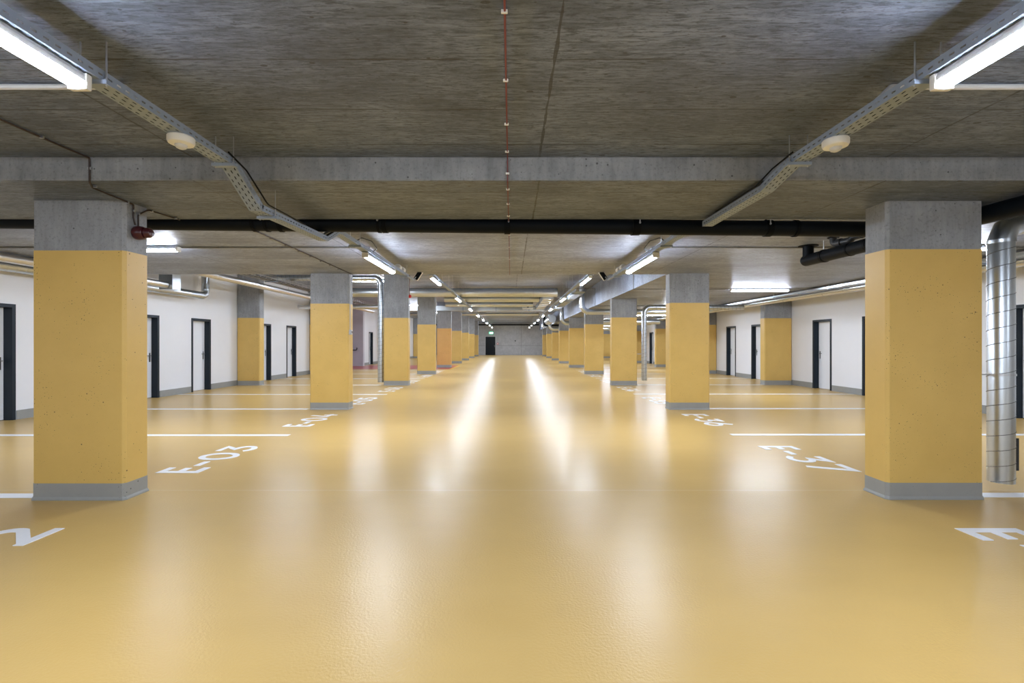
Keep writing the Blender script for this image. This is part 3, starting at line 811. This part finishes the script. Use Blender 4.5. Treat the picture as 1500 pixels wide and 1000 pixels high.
bm = new(); tube(bm, fillet(tp, .06, 4), .044, 16); obj('pipe_run', bm, 'greyp', t, True)
bm = new(); cyl(bm, (4.37, 6.38, ZL - .012), (4.37, 6.38, ZL), .07, 18); obj('ceiling_rosette', bm, 'blackring', t)
for a, b in (((4.385, 6.32, 2.715), (4.40, 6.26, 2.715)), ((4.452, 6.08, 2.765), (4.456, 5.98, 2.765)), ((4.464, 5.88, 2.765), (4.468, 5.78, 2.765))):
    bm = new(); cyl(bm, a, b, .056, 16); obj('pipe_collar', bm, 'greyp', t, True)
bm = new(); cyl(bm, (-8.8, YE - .25, 3.41), (3.2, YE - .25, 3.41), .07, 16)
t = thing('drain_pipe', 'black pipe running along the far end wall', 'pipe', (0, 0, 0), group='black drain pipes'); obj('pipe_run', bm, 'black', t, True)
for x in (-2.5, .5, 2.6):
    bm = new(); cyl(bm, (x, YE - .25, 3.48), (x, YE - .25, ZH), .008, 6); obj('pipe_hanger', bm, 'steel', t)
t = thing('drain_pipe', 'black pipe turning down above the far right pillars', 'pipe', (0, 0, 0), group='black drain pipes')
bm = new(); tube(bm, fillet([(2.55, 35.6, ZH), (2.55, 35.6, 2.93), (6.5, 35.6, 2.93)][:2] + [(2.55, 35.6, 2.70), (4.2, 35.6, 2.70)], .12, 4), .08, 16); obj('pipe_run', bm, 'black', t, True)

# ------------------------------------------------------------------ cables and conduits
def cable(name, label, pts, r, mat, clips=(), cat='cable', clipm='whitep', R=.03, group=None, ax=(0, 1, 0)):
    t = thing(name, label, cat, (0, 0, 0), group=group)
    bm = new(); tube(bm, fillet(pts, R, 4), r, 8); obj('cable_run' if cat == 'cable' else 'conduit_run', bm, mat, t, True)
    for c in clips:
        bm = new(); c = V(c); a = V(ax)
        b = V((1, 0, 0)) if abs(a.x) < .5 else V((0, 1, 0))
        e = b * .014 + a * .006 + V((0, 0, r * 1.4))
        box(bm, c.x - e.x, c.x + e.x, c.y - e.y, c.y + e.y, c.z - e.z, c.z + e.z, .002)
        obj('cable_clip', bm, clipm, t)
    return t
zc = ZL - .010; zb = 2.63 - .012; yf = 3.632 - .012
cable('cable', 'thin red brown cable clipped along the middle of the ceiling', [(-.03, -4, zc), (-.024, yf, zc), (-.024, yf, zb), (-.02, 4.786, zb), (-.02, 4.786, zc), (-.02, YS, zc)], .005, 'redcable',
      [(-.027, y, zc) for y in (1.52, 2.02, 2.55, 3.06, 3.5)] + [(-.024, yf, 2.68)] + [(-.022, y, zb) for y in (3.80, 4.2, 4.6)] + [(-.02, y, zc) for y in (5.5, 6.2, 7, 8)], R=.012)
cx = -3.235
cable('cable', 'dark brown clipped cable running down over the beam to the red sounder', [(cx, -4, zc), (cx - .01, 3.42, zc), (-3.235, yf - .002, zc), (-3.235, yf - .002, zb), (-3.34, 3.76, zb), (-3.376, 4.215, zb), (-3.376, 4.215, 2.50), (-3.376, 4.235, 2.44)], .007, 'browncable', R=.01, clips=
      [(cx, y, zc) for y in (2.2, 2.95, 3.25)] + [(-3.235, yf, 2.72), (-3.29, 3.73, zb), (-3.376, 4.15, zb), (-3.376, 4.215, 2.56)], clipm='steel')
cable('cable', 'dark brown clipped cable leaving the red sounder towards the black pipe', [(-3.376, 4.27, 2.43), (-3.376, 4.27, 2.54), (-3.376, 4.36, 2.60), (-3.376, 4.40, zb), (-3.33, 4.74, zb)], .007, 'browncable', R=.02, clips=
      [(-3.376, 4.27, 2.55), (-3.376, 4.43, zb), (-3.328, 4.68, zb)], clipm='steel')
cable('cable', 'dark clipped cable on the ceiling between black pipe and second left pillar', [(-3.23, 5.0, zc), (-3.25, 7, zc), (-3.29, YS - .01, zc)], .008, 'browncable', [(-3.235 - .012 * j, 5.5 + .45 * j, zc) for j in range(9)], clipm='darkcond')
def conduit(label, pts, r, mat='darkcond', clips=(), group='ceiling conduits'):
    return cable('conduit', label, pts, r, mat, clips, 'conduit', mat, .012, group, (1, 0, 0))
conduit('thin grey conduit crossing the ceiling behind the black pipe, left half', [(-8.6, 7.02, ZL - .012), (-2.1, 7.02, ZL - .012)], .011, 'darkcond', [(x, 7.02, ZL - .012) for x in (-6.0, -4.35, -3.4, -2.6)])
conduit('thin grey conduit crossing the ceiling behind the black pipe, right half', [(2.1, 7.02, ZL - .012), (8.9, 7.02, ZL - .012)], .011, 'darkcond', [(x, 7.02, ZL - .012) for x in (2.6, 3.4, 5.5)])
conduit('conduit dropping down the pale slab edge and over the right bays', [(2.1, 12.4, ZH - .012), (AX - .018, 12.4, ZH - .012), (AX - .018, 12.4, ZL - .018), (8.6, 12.4, ZL - .018)], .012, 'darkcond')
conduit('conduit on the slab edge near the dropping duct', [(2.1, 18.05, ZH - .15), (AX - .018, 18.05, ZH - .15), (AX - .018, 18.05, ZL - .018), (8.6, 18.05, ZL - .018)], .012, 'darkcond')
conduit('pale conduit on the ceiling running from the left wall down to the left tray', [(-8.8, 2.6, ZL - .018), (-2.13, 2.6, ZL - .018), (-2.0, 2.53, 2.685)], .015, 'conduit')
conduit('pale conduit on the ceiling running from the right wall down to the right tray', [(9.1, 2.6, ZL - .018), (2.10, 2.6, ZL - .018), (1.98, 2.56, 2.685)], .015, 'conduit')
for s, nm in ((-1, 'left'), (1, 'right')):
    cable('cable', 'short grey cable looping from the %s tray at the second lamp' % nm, [(s * 1.96, 5.95, 2.66), (s * 1.93, 6.1, 2.74), (s * 1.86, 6.3, 2.74), (s * 1.84, 6.5, 2.68), (s * 1.93, 6.6, 2.655)], .007, 'greyp', R=.08)
    pz = ((3.2, 2.675), (3.42, 2.63), (3.72, 2.472), (4.4, 2.482)) if s < 0 else ((3.2, 2.675), (3.45, 2.655), (3.68, 2.604), (4.4, 2.606))
    cable('cable', 'black cable lying along the %s tray where it steps down at the beam' % nm, [(s * 1.917, y, z) for y, z in pz], .006, 'black', R=.15)

# ------------------------------------------------------------------ small fittings
def motion_sensor(x, y, label):
    t = thing('motion_sensor', label, 'motion sensor', (x, y, 2.62), 0, 'ceiling motion sensors')
    bm = new(); pr = [(.0, -.001), (.066, -.001), (.072, -.008), (.072, -.034), (.066, -.046), (.045, -.052), (0, -.052)]
    def lathe(bm, pr, n=32):
        rs = [[bm.verts.new((r * math.cos(2 * PI * j / n), r * math.sin(2 * PI * j / n), z)) for j in range(n)] for r, z in pr if r > 0]
        for a, b in zip(rs, rs[1:]):
            for j in range(n): bm.faces.new((a[j], a[(j + 1) % n], b[(j + 1) % n], b[j]))
        bm.faces.new(rs[0]); bm.faces.new(rs[-1][::-1])
    lathe(bm, pr); obj('sensor_body', bm, 'whitep', t, True)
    bm = new(); lathe(bm, [(.034, -.050), (.033, -.060), (.026, -.070), (.014, -.076), (.004, -.078)], 16)
    obj('sensor_lens', bm, 'housing', t)
motion_sensor(-TX, 2.83, 'round white motion sensor under the left cable tray')
motion_sensor(TX, 2.87, 'round white motion sensor under the right cable tray')

t = thing('fire_sounder', 'dark red fire alarm sounder on the side of the left front pillar', 'alarm sounder', (-3.385, 4.25, 2.37), 0)
bm = new(); tube(bm, [(0, 0, 0), (.012, 0, 0), (.04, 0, 0), (.075, 0, 0), (.088, 0, 0), (.09, 0, 0)], .06, 28, radii=[.052, .060, .062, .056, .048, .03]); obj('sounder_body', bm, 'sounder', t, True)
bm = new(); tube(bm, [(.085, .0, 0), (.10, 0, 0), (.125, 0, 0), (.145, 0, 0), (.153, 0, 0)], .04, 24, radii=[.036, .047, .046, .034, .008]); obj('beacon_dome', bm, 'sounder', t, True)
t = thing('junction_box', 'small steel switch box on the side of the second left pillar', 'switch box', (-3.345, 9.78, 1.60), 0)
bm = new(); box(bm, 0, .05, -.04, .04, -.05, .05, .006); obj('box_body', bm, 'steel', t)
bm = new(); cyl(bm, (.05, 0, 0), (.062, 0, 0), .018, 14); obj('key_switch', bm, 'chrome', t)
bm = new(); cyl(bm, (.012, 0, .05), (.012, 0, 1.15), .008, 8); obj('feed_conduit', bm, 'conduit', t)
t = thing('fire_sounder', 'small red alarm sounder high on the third left pillar', 'alarm sounder', (-3.325, 15.42, 2.90), 0)
bm = new(); tube(bm, [(0, 0, 0), (.06, 0, 0), (.075, 0, 0)], .05, 18, radii=[.055, .052, .03]); obj('sounder_body', bm, 'red', t, True)
bm = new(); cyl(bm, (.012, 0, .05), (.012, 0, .7), .007, 8); obj('feed_cable', bm, 'redcable', t)

# indicator panels and twin spots at the ends of the near trays
for s, nm in ((-1, 'left'), (1, 'right')):
    t = thing('twin_spotlight', 'white twin spot head at the end of the %s second lamp' % nm, 'spotlight', (s * TX, 8.45, 2.66), 0, 'twin spot heads')
    for dy in (-.14, .16):
        bm = new(); tube(bm, [(0, dy - .07, .05), (0, dy - .055, .05), (0, dy + .045, .05), (0, dy + .06, .05)], .055, 18, radii=[.045, .055, .055, .040]); o = obj('spot_head', bm, 'whitep', t, True)
        bm = new(); cyl(bm, (0, dy + .055, .05), (0, dy + .066, .05), .038, 16); obj('spot_lens', bm, 'black', o)
    bm = new(); box(bm, -.02, .02, -.2, .22, -.005, .008); obj('mounting_bar', bm, 'galv2', t)
    t = thing('indicator_panel', 'tilted black panel in a white frame on an arm at the %s tray end' % nm, 'indicator panel', (s * 1.97, 9.5, 2.70), 0, 'indicator panels')
    bm = new(); box(bm, -.02, .02, -.58, .05, -.06, -.035); cyl(bm, (0, .04, -.05), (-s * .05, .06, .02), .012, 8); obj('panel_arm', bm, 'galv2', t)
    rot = Matrix.Translation((-s * .09, .08, .05)) @ Matrix.Rotation(-s * .62, 4, 'Y') @ Matrix.Rotation(.15, 4, 'X')
    bm = new(); box(bm, -.05, .05, -.03, .03, -.10, .10, .006); bm.transform(rot); f = obj('panel_frame', bm, 'whitep', t)
    bm = new(); box(bm, -.043, .043, -.034, -.0295, -.092, .092); bm.transform(rot); obj('panel_face', bm, 'black', f)

t = thing('exit_sign', 'green lit exit sign above the black end door', 'sign', (-2.2, YE - .04, 2.50), 0)
bm = new(); box(bm, -.21, .21, -.03, .03, -.11, .11, .006); obj('sign_panel', bm, 'green', t)
bm = new()       # running figure, door and arrow in white
box(bm, .06, .17, -.034, -.031, -.075, .08)
tube(bm, [(-.02, -.033, .065), (-.02, -.033, .0655), (-.02, -.033, .066)], .018, 8)
for a, b in (((-.03, .04), (-.06, -.02)), ((-.06, -.02), (-.02, -.05)), ((-.06, -.02), (-.10, -.07)), ((-.03, .03), (.02, .01)), ((-.03, .04), (-.09, .03))):
    tube(bm, [(a[0], -.033, a[1]), (b[0], -.033, b[1])], .009, 6)
obj('sign_pictogram', bm, 'signwhite', t)
t = thing('call_point', 'small red fire call point right of the end door', 'call point', (-1.46, YE, 1.28), 0)
bm = new(); box(bm, -.10, .10, -.06, 0, -.10, .10, .01); obj('box_body', bm, 'red', t)
bm = new(); box(bm, -.06, .06, -.064, -.059, -.06, .06); obj('press_glass', bm, 'whitep', t)
t = thing('wall_switch', 'small dark switch with a thin feed pipe on the end wall', 'switch', (.52, YE, 1.62), 0)
bm = new(); box(bm, -.06, .06, -.05, 0, -.08, .06, .008); obj('box_body', bm, 'greyp', t)
bm = new(); cyl(bm, (0, -.02, .06), (0, -.02, 1.7), .018, 8); obj('feed_conduit', bm, 'conduit', t)
t = thing('handrail', 'dark handrail fixed to the concrete wall of the stair recess', 'handrail', (0, 0, 0))
bm = new(); tube(bm, fillet([(-11.6, GAP[1] - .36, 1.75), (-9.35, GAP[1] - .36, .95), (-9.12, GAP[1] - .36, .95), (-9.12, GAP[1] - .36, 1.10)], .08, 4), .028, 10); obj('rail_tube', bm, 'greyp', t, True)
for x, z in ((-10.8, 1.44), (-9.3, .95)):
    bm = new(); cyl(bm, (x, GAP[1] - .36, z), (x, GAP[1] - .28, z - .03), .012, 8); obj('rail_bracket', bm, 'greyp', t)

# ------------------------------------------------------------------ camera, world, view
cam = bpy.data.cameras.new('camera'); co = bpy.data.objects.new('camera', cam); C.objects.link(co)
co.location = (0, 0, 1.38); co.rotation_euler = (PI / 2, 0, 0)
cam.sensor_width = 36; cam.sensor_fit = 'HORIZONTAL'; cam.lens = 690 / 1500 * 36
cam.shift_x = 2 / 1500; cam.shift_y = 2 / 1500
cam.clip_start = .05; cam.clip_end = 200
sc = bpy.context.scene; sc.camera = co
w = bpy.data.worlds.new('world'); sc.world = w; w.use_nodes = True
w.node_tree.nodes['Background'].inputs[0].default_value = (0, 0, 0, 1)
w.node_tree.nodes['Background'].inputs[1].default_value = 0
sc.view_settings.view_transform = 'Standard'; sc.view_settings.look = 'None'
sc.view_settings.gamma = 1; sc.view_settings.use_curve_mapping = False
sc.view_settings.exposure = 2.58
sc.cycles.max_bounces = 10; sc.cycles.diffuse_bounces = 6; sc.cycles.glossy_bounces = 4
sc.cycles.use_denoising = True
sc.cycles.use_adaptive_sampling = False
sc.cycles.sampling_pattern = 'BLUE_NOISE'
sc.cycles.denoising_input_passes = 'RGB_ALBEDO_NORMAL'
sc.cycles.denoising_prefilter = 'ACCURATE'
sc.cycles.sample_clamp_indirect = 6
